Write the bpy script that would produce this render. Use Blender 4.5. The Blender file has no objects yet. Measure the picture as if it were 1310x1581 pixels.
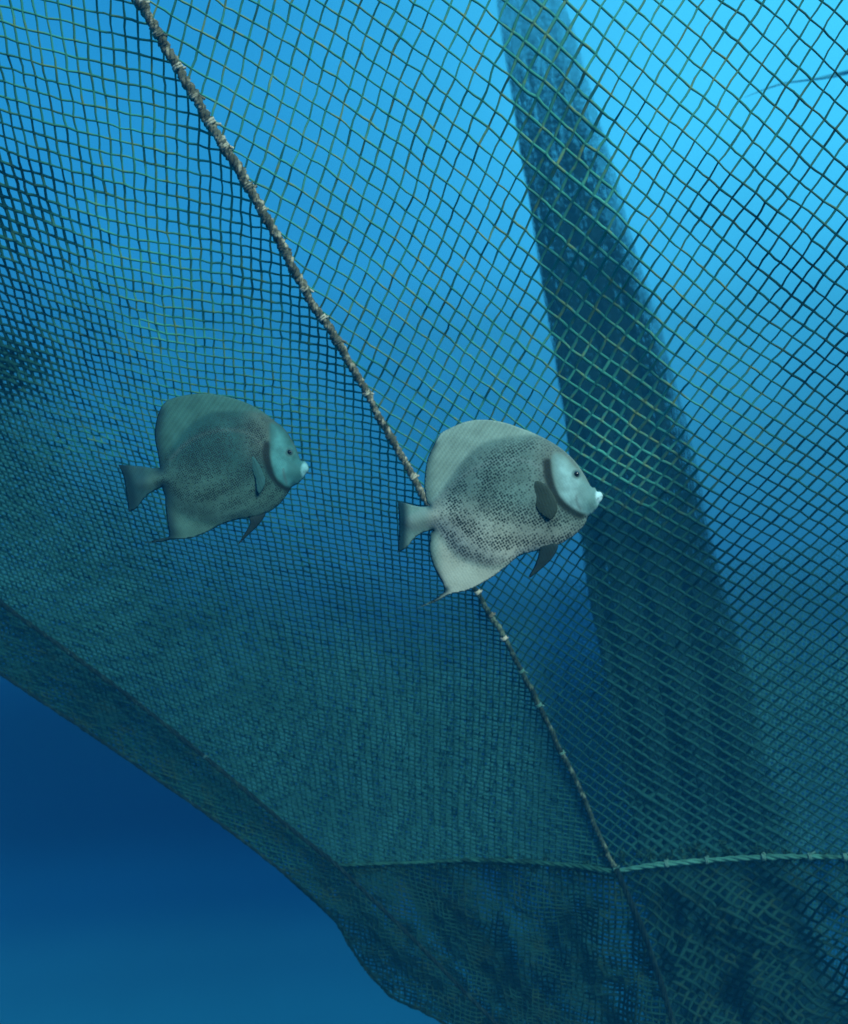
import bpy, math, random
import numpy as np
from mathutils import Vector, geometry

random.seed(7)
rng = np.random.default_rng(7)
R = math.radians
scene = bpy.context.scene
col = scene.collection

# ------------------------------------------------------------------ camera
F = 1400.0                     # focal length in photo pixels (photo is 1310 x 1581)
CX, CY = 655.0, 790.5
PITCH = 8.0
cam_d = bpy.data.cameras.new('camera')
cam_d.sensor_fit = 'HORIZONTAL'
cam_d.sensor_width = 36.0
cam_d.lens = 36.0 * F / 1310.0
cam_d.clip_start = 0.02
cam_d.clip_end = 500.0
cam_d.dof.use_dof = True
cam_d.dof.focus_distance = 1.85
cam_d.dof.aperture_fstop = 5.4
cam = bpy.data.objects.new('camera', cam_d)
col.objects.link(cam)
cam.rotation_euler = (R(90 + PITCH), 0, 0)
scene.camera = cam
CR = np.array(cam.rotation_euler.to_matrix())       # camera -> world


def at(px, py, D):
    """photo direction (px,py) taken out to depth D metres, as world points"""
    px, py, D = np.broadcast_arrays(np.asarray(px, float), np.asarray(py, float), np.asarray(D, float))
    c = np.stack([(px - CX) / F * D, -(py - CY) / F * D, -D], -1)
    return c @ CR.T


# ------------------------------------------------------------------ world: the lit water all round
SUN_EL, SUN_AZ = 30.0, 150.0      # azimuth clockwise from +Y: behind the camera, to its right
world = bpy.data.worlds.new('World')
scene.world = world
world.use_nodes = True
nt = world.node_tree
nt.nodes.clear()
N = nt.nodes.new
L = nt.links.new
sky = N('ShaderNodeTexSky')
sky.sky_type = 'NISHITA'
sky.sun_disc = False
sky.sun_elevation = R(SUN_EL)
sky.sun_rotation = R(SUN_AZ)


def lin(c):
    out = []
    for v in c:
        v = v / 255.0
        out.append(v / 12.92 if v <= 0.04045 else ((v + 0.055) / 1.055) ** 2.4)
    return out


tc = N('ShaderNodeTexCoord')
sep = N('ShaderNodeSeparateXYZ')
L(tc.outputs['Generated'], sep.inputs[0])
# elevation of the view direction -> colour of the water in that direction
ramp = N('ShaderNodeValToRGB')
mr = N('ShaderNodeMapRange')
mr.inputs['From Min'].default_value = -0.45
mr.inputs['From Max'].default_value = 0.65
L(sep.outputs['Z'], mr.inputs['Value'])
L(mr.outputs[0], ramp.inputs[0])


def elev_of(py):
    v = at(CX - 300, py, 1.0)
    return float(v[2] / np.linalg.norm(v))


# water light towards these photo rows (linear colour of the open water far off)
WATER = [
    (1581, (0.00313, 0.0720, 0.1938)),
    (1480, (0.00255, 0.0530, 0.1581)),
    (1370, (0.00080, 0.0250, 0.1178)),
    (1250, (0.00030, 0.0003, 0.0637)),
    (1120, (0.00030, 0.0003, 0.0593)),
    (960, (0.00122, 0.0306, 0.1415)),
    (860, (0.00723, 0.0832, 0.2498)),
    (720, (0.01015, 0.1236, 0.3336)),
    (520, (0.01179, 0.1623, 0.4549)),
    (380, (0.01550, 0.2240, 0.6267)),
    (200, (0.01573, 0.2374, 0.6594)),
    (0, (0.01548, 0.2322, 0.6650)),
]
els = ramp.color_ramp.elements
stops = [((elev_of(py) + 0.45) / 1.10, c) for py, c in WATER]
stops = [(p, [max(x, m) for x, m in zip(c, (0.0003, 0.007, 0.05))]) for p, c in stops]
stops = [(p, [x * g for x, g in zip(c, (1.10, 1.12, 1.00))]) for p, c in stops]
stops = [(0.0, [x * 0.9 for x in stops[0][1]])] + stops + [(1.0, [x * 1.25 for x in stops[-1][1]])]
els[0].position = stops[0][0]; els[0].color = (*stops[0][1], 1)
els[1].position = stops[-1][0]; els[1].color = (*stops[-1][1], 1)
for p, c in stops[1:-1]:
    e = els.new(p); e.color = (*c, 1)
ramp.color_ramp.interpolation = 'EASE'
# brighter towards the sunlit surface on the upper right
gdir = at(1330, -230, 1.0); gdir = gdir / np.linalg.norm(gdir)
dot = N('ShaderNodeVectorMath'); dot.operation = 'DOT_PRODUCT'
L(tc.outputs['Generated'], dot.inputs[0]); dot.inputs[1].default_value = tuple(gdir)
mx = N('ShaderNodeMath'); mx.operation = 'MAXIMUM'; mx.inputs[1].default_value = 0.0
L(dot.outputs['Value'], mx.inputs[0])
pw = N('ShaderNodeMath'); pw.operation = 'POWER'; pw.inputs[1].default_value = 13.0
L(mx.outputs[0], pw.inputs[0])
glow = N('ShaderNodeMix'); glow.data_type = 'RGBA'
glow.inputs['A'].default_value = (0, 0, 0, 1)
glow.inputs['B'].default_value = (0.065, 0.53, 0.72, 1)
L(pw.outputs[0], glow.inputs['Factor'])
addc = N('ShaderNodeMix'); addc.data_type = 'RGBA'; addc.blend_type = 'ADD'; addc.inputs['Factor'].default_value = 1.0
L(ramp.outputs[0], addc.inputs['A']); L(glow.outputs['Result'], addc.inputs['B'])
# faint large mottling of the water light
nz = N('ShaderNodeTexNoise'); nz.inputs['Scale'].default_value = 5.0; nz.inputs['Detail'].default_value = 3.0
L(tc.outputs['Generated'], nz.inputs['Vector'])
mr2 = N('ShaderNodeMapRange'); mr2.inputs['From Min'].default_value = 0.3; mr2.inputs['From Max'].default_value = 0.7
mr2.inputs['To Min'].default_value = 0.93; mr2.inputs['To Max'].default_value = 1.05
L(nz.outputs[0], mr2.inputs['Value'])
bg = N('ShaderNodeBackground')
L(addc.outputs['Result'], bg.inputs['Color']); L(mr2.outputs[0], bg.inputs['Strength'])
# the daylight sky itself, filtered by the water above
tint = N('ShaderNodeMix'); tint.data_type = 'RGBA'; tint.blend_type = 'MULTIPLY'; tint.inputs['Factor'].default_value = 1.0
L(sky.outputs[0], tint.inputs['A']); tint.inputs['B'].default_value = (0.003, 0.012, 0.016, 1)
bg2 = N('ShaderNodeBackground'); bg2.inputs['Strength'].default_value = 0.05
L(tint.outputs['Result'], bg2.inputs['Color'])
ad = N('ShaderNodeAddShader'); L(bg.outputs[0], ad.inputs[0]); L(bg2.outputs[0], ad.inputs[1])
wo = N('ShaderNodeOutputWorld'); L(ad.outputs[0], wo.inputs['Surface'])

# ------------------------------------------------------------------ sun
sd = bpy.data.lights.new('sun', 'SUN')
sd.energy = 4.0
sd.angle = R(25.0)
sd.color = (0.92, 1.0, 0.88)
sun = bpy.data.objects.new('sun', sd)
col.objects.link(sun)
az, el = R(SUN_AZ), R(SUN_EL)
to_sun = Vector((math.sin(az) * math.cos(el), math.cos(az) * math.cos(el), math.sin(el)))
sun.rotation_euler = to_sun.to_track_quat('Z', 'Y').to_euler()
sun.location = (2, -4, 6)

scene.view_settings.view_transform = 'Standard'
scene.view_settings.look = 'None'
scene.view_settings.exposure = 0.0
scene.view_settings.gamma = 1.0
scene.view_settings.use_curve_mapping = False


# ------------------------------------------------------------------ helpers
def tag(o, label=None, cat=None, group=None, kind=None):
    if label: o['label'] = label
    if cat: o['category'] = cat
    if group: o['group'] = group
    if kind: o['kind'] = kind
    return o


def empty(name, loc):
    o = bpy.data.objects.new(name, None)
    o.empty_display_size = 0.1
    col.objects.link(o)
    o.location = tuple(float(v) for v in loc)
    return o


def mesh_obj(name, V, Fc, mat, parent=None, smooth=True, attrs=None):
    """one mesh object from world-space vertices; faces = list of (k,n) int arrays"""
    V = np.asarray(V, float)
    if parent is not None:
        V = V - ABS[parent.name]
    me = bpy.data.meshes.new(name)
    me.vertices.add(len(V)); me.vertices.foreach_set('co', V.astype(np.float32).ravel())
    tot = sum(f.size for f in Fc); npoly = sum(len(f) for f in Fc)
    me.loops.add(tot); me.polygons.add(npoly)
    me.loops.foreach_set('vertex_index', np.concatenate([f.ravel() for f in Fc]).astype(np.int32))
    starts = []; s = 0
    for f in Fc:
        k = f.shape[1]
        starts.append(s + np.arange(len(f)) * k); s += f.size
    me.polygons.foreach_set('loop_start', np.concatenate(starts).astype(np.int32))
    me.polygons.foreach_set('use_smooth', np.full(npoly, smooth))
    me.update(calc_edges=True)
    me.validate()
    if attrs:
        for an, (typ, dat) in attrs.items():
            a = me.attributes.new(an, typ, 'POINT')
            if typ == 'FLOAT': a.data.foreach_set('value', np.asarray(dat, np.float32))
            else: a.data.foreach_set('color', np.asarray(dat, np.float32).ravel())
    me.materials.append(mat)
    o = bpy.data.objects.new(name, me)
    col.objects.link(o)
    if parent is not None:
        o.parent = parent
    ABS[o.name] = np.array(ABS[parent.name]) if parent is not None else np.zeros(3)
    return o


ABS = {}


def thing(name, loc, label, cat, group=None):
    o = empty(name, loc)
    ABS[o.name] = np.array(loc, float)
    return tag(o, label, cat, group)


def prisms(P0, P1, r0, r1, n=4, bow=None):
    """many small tapered tubes P0->P1 as one vertex/face set (open ended)"""
    P0 = np.asarray(P0, float); P1 = np.asarray(P1, float)
    m = len(P0)
    d = P1 - P0
    ln = np.linalg.norm(d, axis=1, keepdims=True); ln[ln == 0] = 1
    d = d / ln
    ref = np.tile(np.array([0.31, 0.62, 0.72]), (m, 1))
    u = np.cross(d, ref); u /= np.linalg.norm(u, axis=1, keepdims=True)
    v = np.cross(d, u)
    rings = [(P0, r0), (P1, r1)]
    if bow is not None:
        rings = [(P0, r0), ((P0 + P1) / 2 + bow, (np.asarray(r0) + np.asarray(r1)) / 2), (P1, r1)]
    k = len(rings)
    V = np.zeros((m, k, n, 3))
    for j, (P, r) in enumerate(rings):
        r = np.broadcast_to(np.asarray(r, float), (m,))[:, None]
        for i in range(n):
            a = 2 * math.pi * i / n
            V[:, j, i] = P + r * (math.cos(a) * u + math.sin(a) * v)
    base = (np.arange(m) * k * n)[:, None]
    fs = []
    for j in range(k - 1):
        for i in range(n):
            i2 = (i + 1) % n
            fs.append(np.concatenate([base + j * n + i, base + j * n + i2, base + (j + 1) * n + i2, base + (j + 1) * n + i], 1))
    return V.reshape(-1, 3), np.concatenate(fs)


OCT_V = np.array([(1, 0, 0), (-1, 0, 0), (0, 1, 0), (0, -1, 0), (0, 0, 1), (0, 0, -1)], float)
OCT_F = np.array([(0, 2, 4), (2, 1, 4), (1, 3, 4), (3, 0, 4), (2, 0, 5), (1, 2, 5), (3, 1, 5), (0, 3, 5)])


def octs(P, r):
    m = len(P)
    s = rng.uniform(0.8, 1.25, (m, 1, 3))
    V = P[:, None, :] + OCT_V[None] * s * np.asarray(r)[:, None, None]
    Fx = (OCT_F[None] + (np.arange(m) * 6)[:, None, None]).reshape(-1, 3)
    return V.reshape(-1, 3), Fx


def vnoise(x, y, s, seed=0):
    """smooth value noise on arrays, -1..1"""
    x = np.asarray(x, float) / s + 37.3 * seed + 1000; y = np.asarray(y, float) / s + 11.7 * seed + 1000
    xi, yi = np.floor(x).astype(np.int64), np.floor(y).astype(np.int64)
    fx, fy = x - xi, y - yi
    fx = fx * fx * (3 - 2 * fx); fy = fy * fy * (3 - 2 * fy)

    def h(i, j):
        k = (i * 374761393 + j * 668265263 + seed * 974711) & 0x7fffffff
        k = ((k ^ (k >> 13)) * 1274126177) & 0x7fffffff
        return ((k ^ (k >> 16)) & 0xffff) / 32767.5 - 1.0
    return (h(xi, yi) * (1 - fx) + h(xi + 1, yi) * fx) * (1 - fy) + (h(xi, yi + 1) * (1 - fx) + h(xi + 1, yi + 1) * fx) * fy


def smooth(e0, e1, x):
    t = np.clip((np.asarray(x, float) - e0) / (e1 - e0), 0, 1)
    return t * t * (3 - 2 * t)


def poly_interp(pts, t):
    pts = np.asarray(pts, float)
    return np.interp(t, pts[:, 1], pts[:, 0])


def curve_pts(pts, n):
    """Catmull-Rom through 2-D/3-D control points"""
    P = np.asarray(pts, float)
    Q = np.vstack([2 * P[0] - P[1], P, 2 * P[-1] - P[-2]])
    out = []
    m = len(P) - 1
    for t in np.linspace(0, m - 1e-9, n):
        i = int(t); f = t - i
        a, b, c, d = Q[i], Q[i + 1], Q[i + 2], Q[i + 3]
        out.append(0.5 * ((2 * b) + (-a + c) * f + (2 * a - 5 * b + 4 * c - d) * f * f + (-a + 3 * b - 3 * c + d) * f ** 3))
    return np.array(out)


def inside(poly, x, y):
    x = np.asarray(x, float); y = np.asarray(y, float)
    c = np.zeros(x.shape, bool)
    P = np.asarray(poly, float)
    for (x0, y0), (x1, y1) in zip(P, np.roll(P, -1, 0)):
        if y0 == y1: continue
        k = (y0 > y) != (y1 > y)
        c ^= k & (x < (x1 - x0) * (y - y0) / (y1 - y0) + x0)
    return c


def dist_poly(poly, x, y, closed=True):
    P = np.asarray(poly, float)
    Q = np.roll(P, -1, 0)
    if not closed: P, Q = P[:-1], Q[:-1]
    best = np.full(np.shape(x), 1e9)
    for (x0, y0), (x1, y1) in zip(P, Q):
        dx, dy = x1 - x0, y1 - y0
        l2 = dx * dx + dy * dy + 1e-12
        t = np.clip(((x - x0) * dx + (y - y0) * dy) / l2, 0, 1)
        best = np.minimum(best, np.hypot(x - x0 - t * dx, y - y0 - t * dy))
    return best


# ------------------------------------------------------------------ materials
def material(name, c1, c2, c3=None, scale=9.0, rough=0.85, fine=60.0, bump=0.4, spec=0.05, thr=(0.42, 0.6), darken=None):
    m = bpy.data.materials.new(name)
    m.use_nodes = True
    t = m.node_tree
    b = t.nodes['Principled BSDF']
    b.inputs['Roughness'].default_value = rough
    b.inputs['Specular IOR Level'].default_value = spec
    tcn = t.nodes.new('ShaderNodeTexCoord')
    n1 = t.nodes.new('ShaderNodeTexNoise'); n1.inputs['Scale'].default_value = scale; n1.inputs['Detail'].default_value = 6
    n1.inputs['Roughness'].default_value = 0.65
    n2 = t.nodes.new('ShaderNodeTexNoise'); n2.inputs['Scale'].default_value = fine; n2.inputs['Detail'].default_value = 3
    for n in (n1, n2): t.links.new(tcn.outputs['Object'], n.inputs['Vector'])
    cr = t.nodes.new('ShaderNodeValToRGB')
    cr.color_ramp.elements[0].position = thr[0] - 0.1; cr.color_ramp.elements[0].color = (*c1, 1)
    cr.color_ramp.elements[1].position = thr[1] + 0.1; cr.color_ramp.elements[1].color = (*c2, 1)
    t.links.new(n1.outputs[0], cr.inputs[0])
    last = cr.outputs[0]
    if c3:
        mx = t.nodes.new('ShaderNodeMix'); mx.data_type = 'RGBA'
        mr = t.nodes.new('ShaderNodeMapRange'); mr.inputs['From Min'].default_value = 0.5; mr.inputs['From Max'].default_value = 0.68
        t.links.new(n2.outputs[0], mr.inputs['Value'])
        t.links.new(mr.outputs[0], mx.inputs['Factor'])
        t.links.new(last, mx.inputs['A']); mx.inputs['B'].default_value = (*c3, 1)
        last = mx.outputs['Result']
    if darken:
        at_ = t.nodes.new('ShaderNodeAttribute'); at_.attribute_name = 'darkening'
        mf = t.nodes.new('ShaderNodeMix'); mf.data_type = 'RGBA'
        t.links.new(at_.outputs['Fac'], mf.inputs['Factor'])
        t.links.new(last, mf.inputs['A']); mf.inputs['B'].default_value = (*darken, 1)
        last = mf.outputs['Result']
    t.links.new(last, b.inputs['Base Color'])
    bp = t.nodes.new('ShaderNodeBump'); bp.inputs['Strength'].default_value = bump; bp.inputs['Distance'].default_value = 0.003
    t.links.new(n2.outputs[0], bp.inputs['Height']); t.links.new(bp.outputs[0], b.inputs['Normal'])
    return m


M_TWINE = material('algae_coated_twine', (0.034, 0.270, 0.200), (0.075, 0.420, 0.310), (0.14, 0.30, 0.11), scale=3.0, fine=28, darken=(0.009, 0.070, 0.070))
M_TWINE_R = material('green_twine', (0.032, 0.250, 0.200), (0.070, 0.370, 0.300), (0.17, 0.30, 0.14), scale=3.0, fine=28, darken=(0.008, 0.062, 0.064))
M_FLOOR = material('fine_teal_netting', (0.016, 0.110, 0.122), (0.026, 0.152, 0.170), (0.016, 0.095, 0.085), scale=1.6, fine=14, darken=(0.006, 0.035, 0.028))
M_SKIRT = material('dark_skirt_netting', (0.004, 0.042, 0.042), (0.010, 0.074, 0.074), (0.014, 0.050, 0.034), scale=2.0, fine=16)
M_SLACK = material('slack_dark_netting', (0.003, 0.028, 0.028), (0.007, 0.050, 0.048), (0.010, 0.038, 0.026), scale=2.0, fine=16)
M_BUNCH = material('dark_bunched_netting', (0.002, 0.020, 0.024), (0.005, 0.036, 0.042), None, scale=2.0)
M_FOLD = material('brown_green_bunched_netting', (0.008, 0.030, 0.022), (0.022, 0.055, 0.030), None, scale=4.0)
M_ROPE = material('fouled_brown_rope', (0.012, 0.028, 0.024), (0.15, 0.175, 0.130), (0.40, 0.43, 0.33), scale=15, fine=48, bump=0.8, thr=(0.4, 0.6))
M_ROPE_DK = material('dark_rope', (0.002, 0.010, 0.013), (0.005, 0.018, 0.020), (0.010, 0.035, 0.032), scale=10, fine=40, bump=0.6)
M_ROPE_LT = material('pale_green_rope', (0.025, 0.12, 0.10), (0.06, 0.25, 0.21), (0.012, 0.06, 0.045), scale=9, fine=20, bump=0.6)
M_LASH = material('pale_lashing_cord', (0.34, 0.37, 0.29), (0.55, 0.60, 0.48), (0.20, 0.21, 0.15), scale=40, fine=120)
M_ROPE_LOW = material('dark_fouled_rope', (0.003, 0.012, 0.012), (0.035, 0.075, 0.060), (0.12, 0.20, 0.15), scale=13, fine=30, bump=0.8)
M_ROPE_MID = material('dull_green_rope', (0.006, 0.045, 0.038), (0.022, 0.120, 0.095), (0.006, 0.030, 0.024), scale=7, fine=20, bump=0.6)
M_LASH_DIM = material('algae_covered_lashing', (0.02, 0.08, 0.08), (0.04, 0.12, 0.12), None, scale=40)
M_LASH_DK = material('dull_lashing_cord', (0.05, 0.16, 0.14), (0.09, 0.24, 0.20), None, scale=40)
M_ALGAE = material('algae_tuft', (0.008, 0.05, 0.040), (0.016, 0.080, 0.060), (0.030, 0.08, 0.045), scale=20)

# ------------------------------------------------------------------ the hung net: lattice worked out from its lay
# samples of the lay of the mesh: place, first twine direction and length, second twine direction and length
SEAM = [(120, -200), (168, -90), (215, 0), (240, 45), (275, 105), (325, 190), (385, 290), (435, 380), (475, 455), (520, 525), (565, 605),
        (605, 680), (640, 740), (690, 830), (738, 915), (778, 985), (830, 1085), (885, 1200), (930, 1300), (952, 1343)]
SEAM_LOW = [(952, 1343), (990, 1430), (1015, 1500), (1045, 1595), (1085, 1700), (1130, 1840)]
SEAM_ALL = np.array(SEAM + SEAM_LOW[1:], float)
LEFT = [(150, 30, 25, 3.5, 3, 28), (20, 60, 21, 4.5, 5, 25), (100, 200, 19.9, 4.6, 5.5, 22), (20, 300, 17, 5, 6, 17.5), (260, 250, 20, 4.0, 3, 23.5),
        (320, 450, 17.5, 4.2, 2.8, 18), (100, 500, 14.5, 4.5, 5, 12.5), (200, 560, 13.5, 4.0, 4, 11), (400, 560, 16.5, 4.0, 1.5, 14.5), (550, 700, 16.0, 4.0, 1.5, 12),
        (100, 620, 11, 3.5, 3.5, 8.5), (200, 700, 10, 3.0, 2.5, 7.5), (20, 750, 8, 3, 3, 6), (470, 760, 13.5, 3.2, 1.5, 10), (450, 850, 11, 2.5, 1.0, 7.5), (600, 950, 10.5, 2.5, 0.7, 6.8),
        (300, 900, 8.5, 2.0, 1.2, 5.8), (100, 950, 7.5, 2.2, 2, 5.2), (300, 1150, 7.5, 2.2, 1.2, 5.6), (550, 1150, 8.5, 2, 0.5, 6.2), (750, 1200, 9, 2, -0.4, 6.8), (850, 1300, 9.5, 1.5, -0.8, 7.2),
        (450, 1330, 7.5, 2.2, 1.0, 5.8), (600, 1450, 8, 2.6, 1, 6.6), (800, 1500, 8.5, 2, 0, 7.2), (900, 1450, 8.5, 1.5, 0, 7.5)]
RIGHT = [(1210, 100, 21, 18, -19.8, 30.5), (1210, 350, 19.5, 15.5, -18.5, 23.5), (1210, 600, 17.5, 12.7, -17, 17.8), (1210, 900, 14, 10, -14, 13),
         (990, 800, 15.0, 9.6, -11.6, 13.2), (990, 900, 12.8, 9.2, -11, 11.4), (1155, 1300, 11.8, 7.5, -11.6, 9.8), (1000, 1150, 12.2, 8, -10.8, 10),
         (1280, 1150, 12.5, 8.5, -12.5, 10.5), (720, 450, 17.4, 14.2, -10.7, 19.5), (550, 200, 21.8, 13.3, -9.6, 25.6), (400, 60, 23, 13.5, -5.5, 29),
         (700, 50, 22, 15, -12.5, 27.5), (950, 50, 22, 17, -18, 28), (860, 250, 19.5, 17, -13.5, 25.5), (1000, 400, 18, 15.5, -14.5, 21),
         (950, 600, 16.5, 12.6, -11.6, 17.3), (700, 650, 15, 11, -8.5, 14), (800, 800, 12, 8, -7, 10.5), (850, 1000, 9.5, 5.5, -5.5, 7.8),
         (930, 1200, 10, 6, -6.3, 7.8), (1100, 1450, 11.6, 6.5, -8, 12), (1250, 1500, 11.6, 6.5, -9, 12), (1050, 1560, 11, 4, -5, 11)]


def seam_x(y):
    return np.interp(y, SEAM_ALL[:, 1], SEAM_ALL[:, 0])


H = 20.0
gx = np.arange(-260, 1580, H); gy = np.arange(-240, 1800, H)
GX, GY = np.meshgrid(gx, gy)


def jac(x, y, S):
    S = np.array(S, float)
    d2 = (x[..., None] - S[:, 0]) ** 2 + (y[..., None] - S[:, 1]) ** 2
    w = 1.0 / (d2 + 90.0 ** 2) ** 1.9
    w /= w.sum(-1, keepdims=True)
    E = w @ S[:, 2:]
    ax_, ay_, bx_, by_ = E[..., 0], E[..., 1], E[..., 2], E[..., 3]
    det = ax_ * by_ - bx_ * ay_
    return np.stack([by_ / det, -bx_ / det, -ay_ / det, ax_ / det], -1)     # da/dx, da/dy, db/dx, db/dy


def integrate(gxx, gyy, wt):
    """weighted least-squares field whose slopes are gxx, gyy (conjugate gradients)"""
    wx = (wt[:, 1:] + wt[:, :-1]) / 2; wy = (wt[1:] + wt[:-1]) / 2

    def At(p, q):
        o = np.zeros(GX.shape)
        o[:, :-1] -= p; o[:, 1:] += p; o[:-1] -= q; o[1:] += q
        return o

    def A(f): return f[:, 1:] - f[:, :-1], f[1:] - f[:-1]
    b = At(wx * gxx * H, wy * gyy * H)
    f = np.zeros(GX.shape); r = b.copy(); p = r.copy(); rs = (r * r).sum()
    for _ in range(1500):
        Ax_, Ay_ = A(p)
        Ap = At(wx * Ax_, wy * Ay_); a = rs / (p * Ap).sum()
        f += a * p; r -= a * Ap; rn = (r * r).sum()
        if rn < 1e-10: break
        p = r + rn / rs * p; rs = rn
    return f


def lattice_nodes(FA, FB, use):
    nodes = {}
    ny, nx = GX.shape
    for j in range(ny - 1):
        for i in range(nx - 1):
            if not use[j, i]: continue
            q = [(j, i), (j, i + 1), (j + 1, i + 1), (j + 1, i)]
            for tri in ((q[0], q[1], q[2]), (q[0], q[2], q[3])):
                A_ = [FA[t] for t in tri]; B_ = [FB[t] for t in tri]
                a0, a1 = math.ceil(min(A_)), math.floor(max(A_))
                b0, b1 = math.ceil(min(B_)), math.floor(max(B_))
                if a0 > a1 or b0 > b1: continue
                d = (A_[1] - A_[0]) * (B_[2] - B_[0]) - (A_[2] - A_[0]) * (B_[1] - B_[0])
                if abs(d) < 1e-12: continue
                for a in range(a0, a1 + 1):
                    for b in range(b0, b1 + 1):
                        if (a, b) in nodes: continue
                        u = ((a - A_[0]) * (B_[2] - B_[0]) - (A_[2] - A_[0]) * (b - B_[0])) / d
                        v = ((A_[1] - A_[0]) * (b - B_[0]) - (a - A_[0]) * (B_[1] - B_[0])) / d
                        if u < -1e-9 or v < -1e-9 or u + v > 1 + 1e-9: continue
                        x = [GX[t] for t in tri]; y = [GY[t] for t in tri]
                        nodes[(a, b)] = (x[0] + u * (x[1] - x[0]) + v * (x[2] - x[0]), y[0] + u * (y[1] - y[0]) + v * (y[2] - y[0]))
    return nodes


def panel_lattice(S, seed, left):
    """nodes and twines of one panel, worked out from its own lay and cut off at the seam rope"""
    Gx = jac((GX[:, :-1] + GX[:, 1:]) / 2, GY[:, :-1], S)
    Gy = jac(GX[:-1], (GY[:-1] + GY[1:]) / 2, S)
    sd = (GX - seam_x(GY)) * (-1 if left else 1)
    wt = smooth(-160, -20, sd) * 0.98 + 0.02
    FA = integrate(Gx[..., 0], Gy[..., 1], wt); FB = integrate(Gx[..., 2], Gy[..., 3], wt)
    FA += 0.07 * vnoise(GX, GY, 70, seed) + 0.14 * vnoise(GX, GY, 260, seed + 1)
    FB += 0.07 * vnoise(GX, GY, 70, seed + 2) + 0.14 * vnoise(GX, GY, 260, seed + 3)
    nodes = lattice_nodes(FA, FB, sd > -70)
    keys = list(nodes.keys())
    kid = {k: i for i, k in enumerate(keys)}
    XY = np.array([nodes[k] for k in keys])
    XY += rng.normal(0, 1, XY.shape) * (0.5 + 0.35 * smooth(900, 200, XY[:, 1]))[:, None]
    ok = ((seam_x(XY[:, 1]) - XY[:, 0]) * (1 if left else -1)) > 0
    E = []
    for (a, b), i in kid.items():
        for k2 in ((a + 1, b), (a, b + 1)):
            j = kid.get(k2)
            if j is not None and (ok[i] or ok[j]): E.append((i, j))
    E = np.array(E)
    for i, j in E:                                   # twines meeting the rope end on it
        if ok[i] != ok[j]:
            p, q = (i, j) if ok[i] else (j, i)
            P_, Q_ = XY[p], XY[q]
            f0 = P_[0] - seam_x(P_[1]); f1 = Q_[0] - seam_x(Q_[1])
            if abs(f1) > 1e-6: XY[q] = P_ + (Q_ - P_) * f0 / (f0 - f1)
    return XY, E


CROSS = [(430, 1345), (520, 1336), (640, 1332), (750, 1328), (880, 1336), (948, 1346), (1010, 1336), (1100, 1328), (1200, 1323), (1310, 1324), (1480, 1330)]
FOOT = [(-150, 812), (0, 930), (110, 1010), (215, 1088), (320, 1172), (440, 1272), (520, 1336)]
HEM = [(-180, 915), (-80, 985), (0, 1040), (75, 1090), (150, 1140), (300, 1243), (380, 1302), (450, 1357)]
SKIRT_EDGE = [(450, 1357), (485, 1388), (518, 1422), (540, 1458), (560, 1488), (585, 1520), (612, 1543), (650, 1560), (692, 1585), (760, 1650), (860, 1760)]


def cross_y(x): return np.interp(x, [p[0] for p in CROSS], [p[1] for p in CROSS])


def hem_y(x):
    P = HEM + SKIRT_EDGE[1:]
    return np.interp(x, [p[0] for p in P], [p[1] for p in P], right=3000)


# how far away the net hangs (metres)
DS = [(100, 200, 2.25), (0, 0, 1.9), (100, 500, 3.0), (0, 900, 4.5), (300, 900, 4.2), (550, 200, 2.05), (320, 450, 2.7), (550, 700, 3.2), (600, 950, 3.9),
      (720, 450, 2.45), (1210, 100, 1.6), (1210, 600, 2.4), (1210, 900, 3.05), (1155, 1300, 3.9), (990, 800, 3.0), (300, 1200, 4.8), (700, 1250, 4.4),
      (450, 1350, 4.8), (900, 1500, 4.2), (1250, 1560, 4.0), (700, 1560, 4.5), (700, 0, 1.8), (1310, 0, 1.5), (1310, 1581, 4.0)]
DS = np.array(DS)


def pterms(x, y):
    x = (np.clip(x, -130, 1440) - 655) / 800; y = (np.clip(y, -130, 1710) - 790) / 800
    return np.stack([np.ones_like(x), x, y, x * x, x * y, y * y, x ** 3, x * x * y, x * y * y, y ** 3], -1)


dcoef = np.linalg.solve(pterms(DS[:, 0], DS[:, 1]).T @ pterms(DS[:, 0], DS[:, 1]) + 0.01 * np.eye(10), pterms(DS[:, 0], DS[:, 1]).T @ DS[:, 2])


def raw_depth(x, y):
    return np.maximum(pterms(np.asarray(x, float), np.asarray(y, float)) @ dcoef, 1.25)


def net_depth(x, y):
    x = np.asarray(x, float); y = np.asarray(y, float)
    d = 2.25 + 0.42 * (raw_depth(x, y) - 1.6)
    ridge = np.exp(-((x - seam_x(y)) / 90.0) ** 2) * 0.008      # the seam rope pulls the net towards us
    return d - ridge * d + 0.03 * vnoise(x, y, 130, 9)


band_L = [(745, -240), (765, 0), (798, 200), (833, 400), (865, 600), (885, 750), (907, 900), (932, 1030), (955, 1150), (985, 1300), (1003, 1400), (1035, 1581), (1060, 1760)]
band_R = [(870, -240), (905, 0), (938, 180), (992, 400), (1042, 580), (1082, 750), (1118, 900), (1155, 1030), (1190, 1200), (1222, 1330), (1275, 1480), (1300, 1581), (1330, 1760)]


def band_s(x, y):
    l = poly_interp(band_L, y); r = poly_interp(band_R, y)
    return (x - l) / (r - l)


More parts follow.
